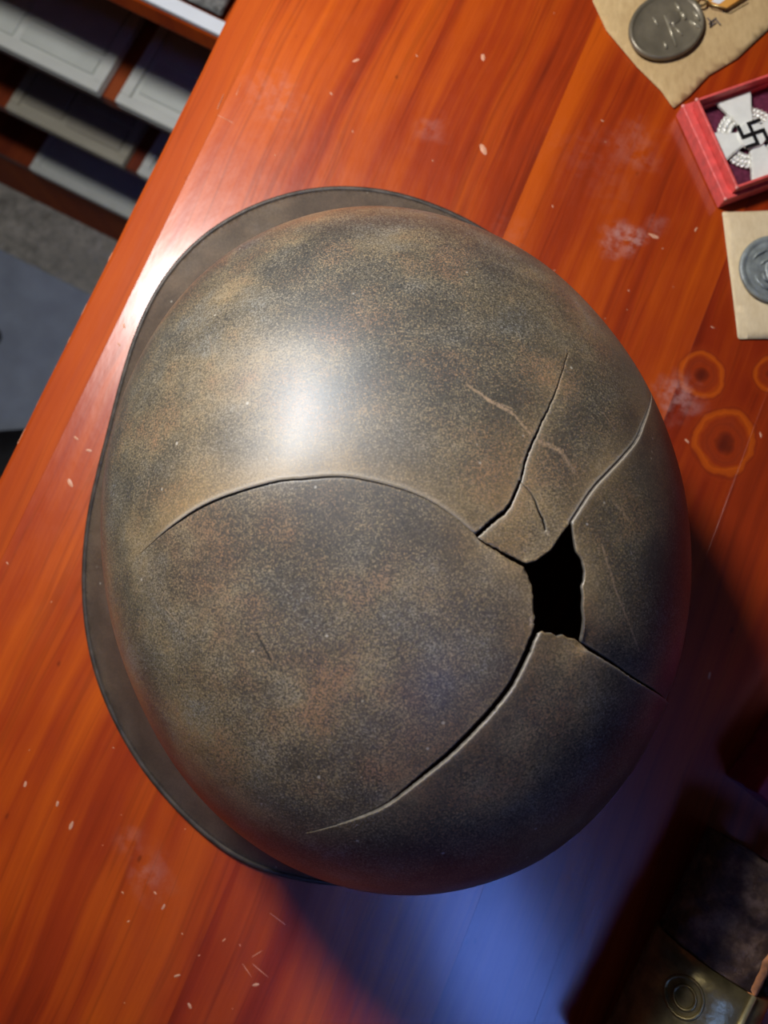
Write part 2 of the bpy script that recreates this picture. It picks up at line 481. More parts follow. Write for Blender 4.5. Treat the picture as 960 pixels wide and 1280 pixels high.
# ------------------------------------------------------------------ the helmet
HC = (0.01172, 0.00162)
HEAD = 1.76
HR = [0.10695, 0.02205, 0.01017, 0.00182, 0.00064, 0.00021]
HS = [-0.00036, 0.00031, 0.0002]
ZW, ZT, PQ = .058, .155, 2.2
SMAX = 1.36
RIM = [(-180, .112), (-149, .110), (-122, .110), (-101, .113), (-80, .119), (-68, .125), (-58, .131), (-51, .137), (-44, .145), (-36, .1545), (-28, .1645), (-19.1, .1733), (-14.4, .1781), (-8.1, .183), (-3.2, .1862), (4.3, .1875), (10.8, .1861), (15.8, .1837), (22.3, .1788), (28.4, .1709), (36.2, .1593), (43.7, .1501), (51.1, .1442), (58.2, .1419), (68.2, .1391), (80.1, .136), (91.2, .1335), (101, .1307), (111.1, .1286), (122.7, .1264), (132.1, .126), (139.4, .125), (148.9, .1215), (180, .112)]
RA = np.array([r[0] for r in RIM], float)
RV = np.array([r[1] for r in RIM], float)

def rim_at(deg):
    deg = (deg + 180) % 360 - 180
    out = 0
    for k, w in ((-6, .2), (-3, .2), (0, .2), (3, .2), (6, .2)):
        out = out + w * np.interp((deg + k + 180) % 360 - 180, RA, RV)
    return out

def rim_z(deg):
    d = np.abs((deg + 180) % 360 - 180)
    return .0020 + .0150 * np.exp(-(d / 55.) ** 4)

def helm(u, v):
    """plan coordinates (u, v) -> point of the undamaged shell; radius 1 is the widest line of the skull"""
    u = np.asarray(u, float); v = np.asarray(v, float)
    s = np.hypot(u, v) + 1e-9
    a = np.arctan2(v, u)
    R = sum(HR[k] * np.cos(k * a) for k in range(6)) + sum(HS[k] * np.sin((k + 2) * a) for k in range(3))
    al = np.clip(s, 0, 1) * math.pi / 2
    r = np.sin(al) ** (2 / PQ) * R
    z = ZW + (ZT - ZW) * np.clip(np.cos(al), 0, 1) ** (2 / PQ)
    deg = np.degrees(a)
    Rr, zr = rim_at(deg), rim_z(deg)
    t = np.clip((s - 1) / (SMAX - 1), 0, 1)
    b0, b1, b2, b3 = (1 - t) ** 3, 3 * t * (1 - t) ** 2, 3 * t * t * (1 - t), t ** 3
    fr = b0 * R + b1 * R * .998 + b2 * (R + .22 * (Rr - R)) + b3 * Rr
    fz = b0 * ZW + b1 * (ZW - .022) + b2 * (zr + .30 * (ZW - zr)) + b3 * zr
    out = s > 1
    r = np.where(out, fr, r); z = np.where(out, fz, z)
    th = a + HEAD
    return np.stack([HC[0] + r * np.cos(th), HC[1] + r * np.sin(th), z], -1)

# cracks in plan coordinates: points, lift of the two sides (m), reach of the two sides (m), gap (m), taper at (0, peak position, 1)
CRACKS = {
 'ridge': ([(0.1735, 0.4647), (0.1832, 0.356), (0.1844, 0.2497), (0.1692, 0.148), (0.1528, 0.0961), (0.1364, 0.0528), (0.1089, 0.006), (0.0861, -0.0322), (0.0715, -0.0555), (0.0581, -0.0767)],
           .0019, .0013, .009, .012, .00002, (0, .36, .35)),
 'flap_top': ([(0.0581, -0.0767), (0.0431, -0.1064), (0.0212, -0.149)], -.0016, .0006, .010, .010, .0012, (.35, .9, 1)),
 'flap_side': ([(-0.0807, -0.163), (-0.1187, -0.1379), (-0.1572, -0.105), (-0.1991, -0.0536), (-0.2418, 0.0028), (-0.2813, 0.0594), (-0.3256, 0.1216), (-0.3605, 0.2019), (-0.3978, 0.2963)],
           .0009, -.0006, .006, .008, .0006, (1.1, .25, 0)),
 'left_tear': ([(0.3202, -0.296), (0.2457, -0.2438), (0.1896, -0.1988), (0.1518, -0.1695), (0.1221, -0.1536), (0.0893, -0.1281), (0.0742, -0.1021), (0.0581, -0.0767)],
           -.0010, -.0004, .006, .003, .0007, (0, .9, 1)),
 'tab_fold': ([(0.1221, -0.1536), (0.1055, -0.1721), (0.0846, -0.1817), (0.0743, -0.1877), (0.0597, -0.1914)], .0001, -.0002, .004, .004, .0005, (.2, .85, .9)),
 'right_tear': ([(0.3739, -0.6437), (0.2459, -0.4827), (0.1992, -0.4276), (0.1599, -0.3655), (0.1186, -0.2961), (0.0924, -0.2632), (0.0691, -0.2377)],
           .0006, -.0004, .004, .008, .0002, (0, .7, 1)),
 'back_tear': ([(-0.1269, -0.2565), (-0.1798, -0.3271), (-0.2372, -0.4011), (-0.4048, -0.6434)], -.0020, .0006, .005, .006, .0013, (1, .1, .5)),
}
HOLE = [(0.0212, -0.149), (0.0224, -0.1719), (0.0339, -0.199), (0.0533, -0.2183), (0.0691, -0.2377), (0.0518, -0.2406), (0.0356, -0.2436), (0.0262, -0.2462), (0.0131, -0.2572), (-0.0041, -0.2618), (-0.0194, -0.2597), (-0.0271, -0.2547), (-0.0428, -0.2569), (-0.0611, -0.2546), (-0.0815, -0.2578), (-0.1269, -0.2565), (-0.1084, -0.2352), (-0.1021, -0.2192), (-0.0954, -0.2113), (-0.0954, -0.1987), (-0.0863, -0.1872), (-0.0843, -0.1756), (-0.0792, -0.1701), (-0.0807, -0.163), (-0.0690, -0.1622), (-0.056, -0.1632), (-0.043, -0.1637), (-0.031, -0.1635), (-0.0192, -0.1625), (-0.0085, -0.1605), (0.0019, -0.1572), (0.0120, -0.1530)]
UNIT = .15      # metres of shell per plan unit

def resample(pts, step):
    out = [pts[0]]
    for a, b in zip(pts[:-1], pts[1:]):
        n = max(1, int(math.ceil(math.hypot(b[0] - a[0], b[1] - a[1]) / step)))
        for i in range(1, n + 1):
            out.append((a[0] + (b[0] - a[0]) * i / n, a[1] + (b[1] - a[1]) * i / n))
    return out

def smooth_line(pts):
    """Catmull-Rom through the points, ends kept"""
    P = [np.array(p) for p in pts]
    P = [2 * P[0] - P[1]] + P + [2 * P[-1] - P[-2]]
    out = []
    for i in range(1, len(P) - 2):
        p0, p1, p2, p3 = P[i - 1], P[i], P[i + 1], P[i + 2]
        for k in range(6):
            t = k / 6
            out.append(.5 * ((2 * p1) + (-p0 + p2) * t + (2 * p0 - 5 * p1 + 4 * p2 - p3) * t * t + (-p0 + 3 * p1 - 3 * p2 + p3) * t ** 3))
    out.append(P[-2])
    return [tuple(map(float, p)) for p in out]

def polydist(pts, Q):
    """distance, arc fraction, signed side in [-1, 1] of the points Q to the polyline pts"""
    P = np.array(pts); A, B = P[:-1], P[1:]
    seg = B - A; L = np.hypot(*seg.T); cum = np.r_[0, np.cumsum(L)]
    best = np.full(len(Q), 1e9); fr = np.zeros(len(Q)); sd = np.zeros(len(Q))
    for i in range(len(A)):
        q = Q - A[i]
        traw = (q @ seg[i]) / L[i] ** 2
        t = np.clip(traw, 0, 1)
        dv = q - t[:, None] * seg[i]
        d = np.hypot(*dv.T)
        cr = (seg[i][0] * q[:, 1] - seg[i][1] * q[:, 0]) / L[i]
        side = np.sign(cr)
        beyond = ((i == 0) & (traw < 0)) | ((i == len(A) - 1) & (traw > 1))
        side = np.where(beyond, cr / (d + 1e-9), side)
        m = d < best - 1e-12
        best[m] = d[m]; fr[m] = (cum[i] + t[m] * L[i]) / cum[-1]; sd[m] = side[m]
    return best, fr, sd

def taper(f, tp):
    a, pk, b = tp
    pk = min(max(pk, .05), .95)
    x = np.where(f < pk, f / pk, 1 - (f - pk) / (1 - pk))
    x = np.clip(x, 0, 1); x = x * x * (3 - 2 * x)
    lo = np.where(f < pk, a, b)
    return lo + (1 - lo) * x

def build_shell(parent):
    step = .0095
    rng = np.random.default_rng(3)
    lines = {k: resample(smooth_line(v[0]), .005) for k, v in CRACKS.items()}
    # small jaggedness of torn edges, ends kept
    for k, L in lines.items():
        arr = np.array(L); j = rng.normal(0, .0001 if k in ('ridge', 'right_tear') else .00035, arr.shape); j[0] = 0; j[-1] = 0
        lines[k] = [tuple(p) for p in arr + j]
    hole = resample(HOLE + [HOLE[0]], .006)[:-1]
    n = int(SMAX / step) + 2
    G = []
    for i in range(-n, n + 1):
        for j in range(-int(n * 1.2), int(n * 1.2) + 1):
            x = step * (i + .5 * (j % 2)); y = step * .866 * j
            if x * x + y * y < (SMAX - .004) ** 2:
                G.append((x, y))
    G = np.array(G)
    allp = np.array([p for L in lines.values() for p in L] + hole)
    # drop grid points next to the cracks, refill with rows parallel to each crack
    near = np.ones(len(G), bool)
    rows = []
    for L in list(lines.values()) + [hole + [hole[0]]]:
        d, _, _ = polydist(L, G); near &= d > .0085
        P = np.array(L); T = np.gradient(P, axis=0); T /= np.hypot(*T.T)[:, None] + 1e-9
        Nn = np.stack([-T[:, 1], T[:, 0]], 1)
        for o in (.003, -.003, .0065, -.0065):
            rows.append(P + o * Nn)
    G = G[near]
    Rw = np.concatenate(rows)
    ok = np.ones(len(Rw), bool)
    for L in list(lines.values()) + [hole + [hole[0]]]:
        d, _, _ = polydist(L, Rw); ok &= d > .0024
    Rw = Rw[ok]
    pts = []; index = {}
    def add(p):
        k = (round(p[0], 5), round(p[1], 5))
        if k not in index:
            index[k] = len(pts); pts.append(Vector((float(p[0]), float(p[1]))))
        return index[k]
    edges = []; crack_edges = {}
    for k, L in lines.items():
        ids = [add(p) for p in L]
        edges += list(zip(ids[:-1], ids[1:]))
    nC = len(edges)
    hid = [add(p) for p in hole]
    edges += [(hid[i], hid[(i + 1) % len(hid)]) for i in range(len(hid))]
    NR = 720
    rid = [add((SMAX * math.cos(2 * math.pi * i / NR), SMAX * math.sin(2 * math.pi * i / NR))) for i in range(NR)]
    edges += [(rid[i], rid[(i + 1) % NR]) for i in range(NR)]
    for p in Rw: add(p)
    for p in G: add(p)
    ov, oe, of, vo, eo, fo = delaunay_2d_cdt(pts, edges, [], 0, 1e-6)
    V = np.array([tuple(v) for v in ov])
    F = np.array(of)
    cen = V[F].mean(1)
    # faces inside the hole are removed
    H = np.array(HOLE)
    inside = np.zeros(len(F), bool)
    for i in range(len(H)):
        a, b = H[i], H[(i + 1) % len(H)]
        c = ((a[1] > cen[:, 1]) != (b[1] > cen[:, 1]))
        with np.errstate(divide='ignore', invalid='ignore'):
            xi = a[0] + (cen[:, 1] - a[1]) * (b[0] - a[0]) / (b[1] - a[1])
        inside ^= c & (cen[:, 0] < xi)
    F = F[~inside]; cen = cen[~inside]
    tri = V[F]
    area = np.cross(tri[:, 1] - tri[:, 0], tri[:, 2] - tri[:, 0])
    F[area < 0] = F[area < 0][:, ::-1]
    cracks = set()
    for e, orig in zip(oe, eo):
        if any(o < nC for o in orig):
            cracks.add((min(e), max(e)))
    cv = set(x for e in cracks for x in e)
    # split the mesh open along the cracks: one copy of a crack vertex per fan of faces
    inc = {}
    for fi, f in enumerate(F):
        for x in f:
            if int(x) in cv:
                inc.setdefault(int(x), []).append(fi)
    P2 = [tuple(v) for v in V]
    side_pt = {}
    F = F.copy()
    for v, fs in inc.items():
        comp = []
        left = set(fs)
        while left:
            stack = [left.pop()]; grp = []
            while stack:
                f = stack.pop(); grp.append(f)
                for g in list(left):
                    sh = [x for x in F[f] if x in F[g] and x != v]
                    if sh:
                        if all((min(v, int(x)), max(v, int(x))) not in cracks for x in sh):
                            left.discard(g); stack.append(g)
            comp.append(grp)
        side_pt[v] = comp
    newF = F.copy()
    sidepos = {}
    for v, comp in side_pt.items():
        for ci, grp in enumerate(comp):
            if ci == 0:
                nv = v
            else:
                nv = len(P2); P2.append(tuple(V[v]))
            sidepos[nv] = cen[grp].mean(0)
            for f in grp:
                newF[f][np.where(F[f] == v)[0]] = nv
    F = newF
    P2 = np.array(P2)
    Sd = P2.copy()
    for k, q in sidepos.items():
        Sd[k] = P2[k] + .02 * (q - P2[k])
    shift = np.zeros_like(P2); lift = np.zeros(len(P2)); rust = np.zeros(len(P2)); bare = np.zeros(len(P2))
    for k, (pp, aL, aR, fL, fR, gap, tp) in CRACKS.items():
        d, fr, sd = polydist(lines[k], Sd)
        dm = d * UNIT
        w = taper(fr, tp)
        l = aL * np.exp(-(dm / fL) ** 1.4); r = aR * np.exp(-(dm / fR) ** 1.4)
        lift += w * ((l + r) / 2 + sd * (l - r) / 2)
        # opening: pull the two lips apart across the crack
        Pn = np.array(lines[k]); T = np.gradient(Pn, axis=0); T /= np.hypot(*T.T)[:, None] + 1e-9
        ii = np.clip((fr * (len(Pn) - 1)).round().astype(int), 0, len(Pn) - 1)
        Nn = np.stack([-T[ii, 1], T[ii, 0]], 1)
        shift += Nn * (sd * w * gap / 2 / UNIT * np.exp(-dm / .004))[:, None]
        amt = {'ridge': 1.0, 'flap_top': .6, 'flap_side': .45, 'left_tear': .55, 'right_tear': .7, 'tab_fold': .5, 'back_tear': .25}[k]
        fall = {'ridge': .0065, 'flap_side': .003, 'back_tear': .002}.get(k, .005)
        e = np.exp(-dm / fall) * (.35 + .65 * np.clip(w, 0, 1)) * amt
        bL, bR = {'ridge': (1, .1), 'right_tear': (.8, .9), 'back_tear': (.1, .5), 'flap_side': (.9, .1), 'left_tear': (.5, .3)}.get(k, (0, 0))
        bare = np.maximum(bare, np.exp(-(dm / .0006) ** 2) * np.where(sd > 0, bL, bR) * np.clip(w * 1.3, 0, 1))
        if k == 'ridge':
            e = np.where(sd > 0, e, e * .15)
        if k == 'flap_side':
            e = np.where(sd > 0, e, e * .5)
        rust = np.maximum(rust, e)
    dh, _, _ = polydist(list(map(tuple, HOLE)) + [HOLE[0]], P2)
    rust = np.maximum(rust, .5 * np.exp(-dh * UNIT / .006))
    # tab area carries a rusty face, and the flat field below the ridge is sunken
    tabp = np.hypot(P2[:, 0] - .07, P2[:, 1] + .14)
    rust = np.maximum(rust, .5 * np.exp(-(tabp / .045) ** 2))
    poly = np.array(lines['ridge'] + lines['flap_top'] + [tuple(p) for p in HOLE[::-1][:8]] + lines['flap_side'])
    fin = np.zeros(len(P2), bool)
    for i in range(len(poly)):
        a, b = poly[i], poly[(i + 1) % len(poly)]
        c = ((a[1] > Sd[:, 1]) != (b[1] > Sd[:, 1]))
        with np.errstate(divide='ignore', invalid='ignore'):
            xi = a[0] + (Sd[:, 1] - a[1]) * (b[0] - a[0]) / (b[1] - a[1])
        fin ^= c & (Sd[:, 0] < xi)
    dop, _, _ = polydist([tuple(poly[-1]), tuple(poly[0])], P2)
    sgn = np.where(fin, 1., -1.)
    flap = np.where(fin, 1.0, 0.0)
    soft = np.clip(.5 + sgn * dop / .16, 0, 1)
    blend = np.exp(-(dop / .12) ** 2)
    dcr = np.minimum(polydist(lines['ridge'], P2)[0], polydist(lines['flap_side'], P2)[0])
    flap = np.where(fin, np.clip(.5 + dop / .16, 0, 1), np.where((P2[:, 1] > .29) & (P2[:, 0] < .18), np.clip(.5 - dop / .16, 0, 1), 0))
    # flap edge curls: sinks away from the ridge
    dr, frr, sdr = polydist(lines['ridge'], Sd)
    lift += np.where(fin, -.0016 * (1 - np.exp(-(dr * UNIT / .016) ** 2)) * taper(frr, (0, .5, .3)) * np.clip(dop / .25, 0, 1) ** 2, 0)
    UV = P2 + shift
    X = helm(UV[:, 0], UV[:, 1])
    e = 1e-4
    du = helm(UV[:, 0] + e, UV[:, 1]) - X; dv = helm(UV[:, 0], UV[:, 1] + e) - X
    Nn = np.cross(du, dv); Nn /= np.linalg.norm(Nn, axis=1)[:, None] + 1e-20
    # hammered unevenness
    un = np.array([noise.noise(Vector((x * 28, y * 28, z * 28))) for x, y, z in X])
    s = np.hypot(P2[:, 0], P2[:, 1])
    X = X + Nn * (lift + np.where(s < 1.0, .00035 * un, .0001 * un))[:, None]
    me = bpy.data.meshes.new('shell')
    me.from_pydata(X.tolist(), [], F.tolist())
    me.update()
    me.polygons.foreach_set('use_smooth', [True] * len(me.polygons))
    for nm, arr in (('rust', rust), ('bare', bare), ('flap', flap), ('flare', np.clip((s - 1.0) / .04, 0, 1))):
        at = me.attributes.new(nm, 'FLOAT', 'POINT')
        at.data.foreach_set('value', np.clip(arr, 0, 1).astype(np.float32))
    uvl = me.uv_layers.new(name='plan')
    li = np.zeros(len(me.loops), np.int32); me.loops.foreach_get('vertex_index', li)
    uvl.data.foreach_set('uv', P2[li].astype(np.float32).ravel())
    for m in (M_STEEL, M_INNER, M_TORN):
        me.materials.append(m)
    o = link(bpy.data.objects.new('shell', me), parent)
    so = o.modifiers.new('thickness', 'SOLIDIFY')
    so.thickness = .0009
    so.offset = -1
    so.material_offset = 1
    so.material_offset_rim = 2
    return o

helmet = tag(empty('steel_helmet', (0, 0, 0)), 'weathered steel combat helmet with a cracked crown and jagged hole', 'helmet')
shell = build_shell(helmet)
shell['label'] = 'brown patinated shell torn open near the crown'
# rolled rim
pts = []
for i in range(240):
    a = 2 * math.pi * i / 240
    p = helm(SMAX * math.cos(a), SMAX * math.sin(a))
    pts.append((float(p[0]), float(p[1]), float(p[2]) - .0002))
bm = bmesh.new()
tube(bm, pts, .0013, 8, True)
bm_obj('rolled_rim', bm, M_RIM, helmet, smooth=True)
# ventilation rivets at both sides and the liner pins
def on_shell(s, deg, off=0.0):
    a = math.radians(deg); e = 1e-3
    u, v = s * math.cos(a), s * math.sin(a)
    p = helm(u, v); n = np.cross(helm(u + e, v) - p, helm(u, v + e) - p); n /= np.linalg.norm(n)
    return Vector(map(float, p + n * off)), Vector(map(float, n))
for deg in (62.5, -62.5):
    p, n = on_shell(1.0, deg, .0002)
    q = n.to_track_quat('Z', 'Y').to_matrix().to_4x4()
    bm = bmesh.new()
    prof = [(.0016, -.0012), (.0018, .0004), (.0026, .0013), (.0038, .0013), (.0048, .0006), (.0052, -.0008)]
    rings = [[bm.verts.new((r * math.cos(2 * math.pi * k / 20), r * math.sin(2 * math.pi * k / 20), z)) for k in range(20)] for r, z in prof]
    for A, B in zip(rings[:-1], rings[1:]):
        for k in range(20):
            bm.faces.new((A[k], A[(k + 1) % 20], B[(k + 1) % 20], B[k]))
    bm.faces.new(rings[0])
    bmesh.ops.transform(bm, matrix=Matrix.Translation(p) @ q, verts=bm.verts)
    bm_obj('vent_rivet', bm, M_VENT, helmet, smooth=True)

# ------------------------------------------------------------------ paper envelopes
def paper_mat(name, a, b):
    m = NT(name)
    c = m.coord()
    fib = m.noise(m.mapping(c, (1, .4, 1)), 420, 4, .7)
    big = m.noise(c, 35, 4)
    col = m.ramp(m.math('ADD', m.math('MULTIPLY', fib, .5), m.math('MULTIPLY', big, .5)), [(.35, a), (.65, b)])
    m.set(Base_Color=col, Roughness=.85, Specular_IOR_Level=.25)
    m.bump(m.math('ADD', m.noise(c, 70, 4), m.math('MULTIPLY', fib, .3)), .35, .001)
    return m.m
M_KRAFT = paper_mat('kraft_paper', (.44, .29, .13), (.62, .44, .22))
M_CREAM = paper_mat('cream_paper', (.62, .48, .29), (.78, .64, .41))

def envelope(name, outline, mat, z0=.0004, bulge=.0012, seed=0, fold=None):
    ol = resample(outline + [outline[0]], .004)[:-1]
    xs = [p[0] for p in ol]; ys = [p[1] for p in ol]
    P = [Vector(p) for p in ol]; n = len(P)
    E = [(i, (i + 1) % n) for i in range(n)]
    st = .004
    x = min(xs)
    while x < max(xs):
        y = min(ys)
        while y < max(ys):
            P.append(Vector((x + random.uniform(-.0005, .0005), y + random.uniform(-.0005, .0005)))); y += st
        x += st
    v, e, f, _, _, _ = delaunay_2d_cdt(P, E, [], 1, 1e-6)
    loop = ol + [ol[0]]
    d, _, _ = polydist(loop, np.array([tuple(q) for q in v]))
    co = []
    for q, dd in zip(v, d):
        h = z0 + .0006 + bulge * (1 - math.exp(-dd / .012)) + .0005 * (noise.noise(Vector((q.x * 45 + seed, q.y * 45, seed))) + .3) * min(1, dd / .004 + .35)
        co.append((q.x, q.y, max(h, z0 + .0004)))
    o = mesh_obj(name, co, [tuple(q) for q in f], mat, smooth=True)
    bm = bmesh.new(); bm.from_mesh(o.data); bmesh.ops.recalc_face_normals(bm, faces=bm.faces)
    if sum(q.normal.z for q in bm.faces) < 0:
        bmesh.ops.reverse_faces(bm, faces=bm.faces)
    bm.to_mesh(o.data); bm.free()
    so = o.modifiers.new('thickness', 'SOLIDIFY'); so.thickness = .0003; so.offset = -1
    return o

env1 = envelope('paper_envelope', [(0.1068, 0.2928), (0.1129, 0.2771), (0.1192, 0.2687), (0.127, 0.2583), (0.1381, 0.2459), (0.1425, 0.2388), (0.1439, 0.2370), (0.1455, 0.2380), (0.1515, 0.2429), (0.1618, 0.2541), (0.1759, 0.263), (0.1925, 0.2789), (.222, .305), (.2005, .3430), (.186, .360), (.150, .330), (.118, .304), (.110, .2985)], M_KRAFT, seed=3)
tag(env1, 'brown kraft paper envelope lying under the oval bronze medal', 'envelope')
env2 = envelope('paper_envelope', [(.1648, .1845), (.1645, .1838), (.1656, .165), (.1671, .144), (.1684, .1232), (.1692, .1225), (.199, .1230), (.225, .1236), (.2255, .186), (.1955, .1858), (.175, .1847)], M_CREAM, seed=9)
tag(env2, 'cream paper packet lying under the round grey medal', 'envelope')

# purple-grey ink marks on the kraft envelope
M_INK = simple('stamp_ink', (.13, .10, .09), .9, var=.3, scale=900)
bm = bmesh.new()
for (cx, cy) in ((.1651, .2806), (.1712, .2886)):
    for k in range(7):
        a = math.radians(37 + random.choice((0, 90, 45)))
        x, y = cx + random.uniform(-.0024, .0024), cy + random.uniform(-.0024, .0024)
        l, w = random.uniform(.0010, .0022), .0003
        pr = [(x + sx * l * math.cos(a) - sy * w * math.sin(a), y + sx * l * math.sin(a) + sy * w * math.cos(a)) for sx, sy in ((-1, -1), (1, -1), (1, 1), (-1, 1))]
        prism(bm, pr, .0026, .00285)
ink = bm_obj('stamp_mark', bm, M_INK, env1)
ink['label'] = 'blurred dark ink stamp printed beside the ribbon'
ink['kind'] = 'stuff'

# ------------------------------------------------------------------ medals
M_BRONZE = simple('dull_bronze', (.185, .158, .112), .33, .3, var=.2, scale=120, bump=.12, bscale=700)
M_BRONZE_LITE = simple('worn_bronze_relief', (.38, .34, .25), .30, .4, var=.25, scale=300)
M_ZINC = simple('grey_zinc', (.25, .275, .27), .45, .2, var=.3, scale=220, bump=.3, bscale=600)
M_RIBBON = NT('orange_ribbon')
rc = M_RIBBON.coord()
wv = M_RIBBON.n('ShaderNodeTexWave', wave_type='BANDS', bands_direction='X')
M_RIBBON.put(wv.inputs[0], rc); wv.inputs['Scale'].default_value = 900
M_RIBBON.set(Base_Color=M_RIBBON.mix(wv.outputs['Fac'], (.62, .27, .04), (.75, .36, .07)), Roughness=.8)
M_RIBBON = M_RIBBON.m
M_WHITE_RIB = simple('white_ribbon_stripe', (.72, .72, .74), .8, var=.1, scale=500)
M_GOLD = simple('brass_ring', (.62, .48, .22), .3, .9, var=.2, scale=300)

def lathe_oval(bm, prof, a, b, n=72):
    rings = []
    for r, z in prof:
        rings.append([bm.verts.new(((a + r) * math.cos(2 * math.pi * k / n), (b + r) * math.sin(2 * math.pi * k / n), z)) for k in range(n)])
    for A, B in zip(rings[:-1], rings[1:]):
        for k in range(n):
            bm.faces.new((A[k], A[(k + 1) % n], B[(k + 1) % n], B[k]))
    bm.faces.new(rings[0][::-1]); bm.faces.new(rings[-1])

M1C = (.1410, .2770); M1R = math.radians(37.7)
medal1 = tag(empty('oval_medal', (M1C[0], M1C[1], .0030), M1R), 'oval bronze medal with an orange and white ribbon on kraft paper', 'medal')
bm = bmesh.new()
lathe_oval(bm, [(-.0004, 0), (0, .0006), (0, .0016), (-.0006, .0024), (-.0014, .0025), (-.0022, .0018), (-.0027, .0015), (-.008, .0016), (-.0155, .0018)], .0197, .0162)
bm_obj('disc', bm, M_BRONZE, medal1, smooth=True)
def rel(p, q, r, name, parent, c, rot, mat, z=.0018):
    """a raised rounded stroke between the world points p and q on the medal's face"""
    def lo(w):
        x, y = w[0] * .988 - c[0], w[1] * .988 - c[1]
        return (x * math.cos(rot) + y * math.sin(rot), -x * math.sin(rot) + y * math.cos(rot), z)
    return lo(p), lo(q), r
STR = [((0.1417, 0.2857), (0.1468, 0.2694), .0006), ((0.1359, 0.2846), (0.1384, 0.2799), .0005), ((0.1445, 0.2834), (0.1466, 0.2792), .0006), ((0.1466, .2792), (.150, .275), .0005), ((0.1539, 0.2827), (0.1601, 0.2783), .0010), ((0.1408, 0.2715), (0.142, 0.2681), .0008), ((0.1473, 0.2924), (0.1498, 0.2873), .0009), ((.1498, .2873), (.1520, .2835), .0012), ((.156, .288), (.159, .283), .0009)]
for i, (p, q, r) in enumerate(STR):
    A, B, r = rel(p, q, r, 'relief', medal1, M1C, M1R, M_BRONZE_LITE)
    bm = bmesh.new()
    mid = tuple((x + y) / 2 + (0 if k < 2 else .0002) for k, (x, y) in enumerate(zip(A, B)))
    tube(bm, [A, mid, B], [r * .5, r, r * .6], 8)
    bm_obj('relief', bm, M_BRONZE_LITE, medal1, smooth=True)
# boss of the raised steel helmet between the strokes
bm = bmesh.new()
bmesh.ops.create_uvsphere(bm, u_segments=20, v_segments=10, radius=1)
bmesh.ops.transform(bm, matrix=Matrix.Translation((.0050, .0010, .0016)) @ Matrix.Diagonal((.0042, .0034, .0011, 1)), verts=bm.verts)
bm_obj('relief', bm, M_BRONZE, medal1, smooth=True)
bm = bmesh.new()
tube(bm, [(.0218 + .0026 * math.cos(t), 0.0026 * math.sin(t), .0016) for t in [2 * math.pi * k / 20 for k in range(20)]], .0006, 8, True)
bm_obj('ring', bm, M_GOLD, medal1, smooth=True)
# ribbon with two white stripes; narrows to the ring
bm = bmesh.new()
prism(bm, [(.0245, -.0035), (.0290, -.0105), (.062, -.0125), (.062, .0125), (.0290, .0105), (.0245, .0035)], .0008, .0020)
bm_obj('ribbon', bm, M_RIBBON, medal1, bevel=.0002, seg=1)
for y0, y1 in ((-.0068, -.0035), (.0035, .0068)):
    bm = bmesh.new()
    xa = .0245 + max(0, (min(abs(y0), abs(y1)) - .0035)) * .64
    xb = .0245 + max(0, (max(abs(y0), abs(y1)) - .0035)) * .64
    lo, hi = (y0, y1)
    prism(bm, [((xb if abs(lo) > abs(hi) else xa) + .0006, lo), (.0618, lo), (.0618, hi), ((xa if abs(lo) > abs(hi) else xb) + .0006, hi)], .0019, .00215)
    bm_obj('ribbon_stripe', bm, M_WHITE_RIB, medal1)
bm = bmesh.new()
tube(bm, [(.0238, -.0044, .0021), (.0238, .0044, .0021)], .0004, 6)
tube(bm, [(.0238, -.0044, .0021), (.0290, -.0112, .0021), (.040, -.0122, .0021)], .0003, 6)
bm_obj('ribbon_edge', bm, M_GOLD, medal1, smooth=True)

M2C = (.1856, .1549)
medal2 = tag(empty('round_medal', (M2C[0], M2C[1], .0030)), 'round dark grey medal with a raised rim lying on cream paper', 'medal')
bm = bmesh.new()
lathe_oval(bm, [(-.0004, 0), (0, .0005), (0, .0015), (-.0005, .0020), (-.0018, .0021), (-.0026, .0015), (-.0034, .0013), (-.0042, .0016), (-.0050, .0013), (-.0158, .0015)], .0162, .0162)
bm_obj('disc', bm, M_ZINC, medal2, smooth=True)
for P in ([(-.0094, .0048, .0013), (-.0078, .0068, .0015), (-.0058, .0080, .0015), (-.003, .009, .0013)], [(-.0040, -.0012, .0012), (-.0056, -.0028, .0016), (-.0050, -.0050, .0016), (-.0034, -.0066, .0012)], [(-.0066, .0018, .0012), (-.0046, .0036, .0016), (-.0020, .0046, .0016), (.001, .0050, .0012)], [(-.0090, -.0030, .0012), (-.0082, -.0060, .0015), (-.0060, -.0086, .0015), (-.003, -.0102, .0012)]):
    bm = bmesh.new()
    tube(bm, P, [.0003, .0008, .0009, .0004], 8)
    bm_obj('relief', bm, M_ZINC, medal2, smooth=True)
bm = bmesh.new()
bmesh.ops.create_uvsphere(bm, u_segments=20, v_segments=10, radius=1)
bmesh.ops.transform(bm, matrix=Matrix.Translation((.0012, -.0005, .0012)) @ Matrix.Diagonal((.0058, .0078, .0012, 1)), verts=bm.verts)
bm_obj('relief', bm, M_ZINC, medal2, smooth=True)

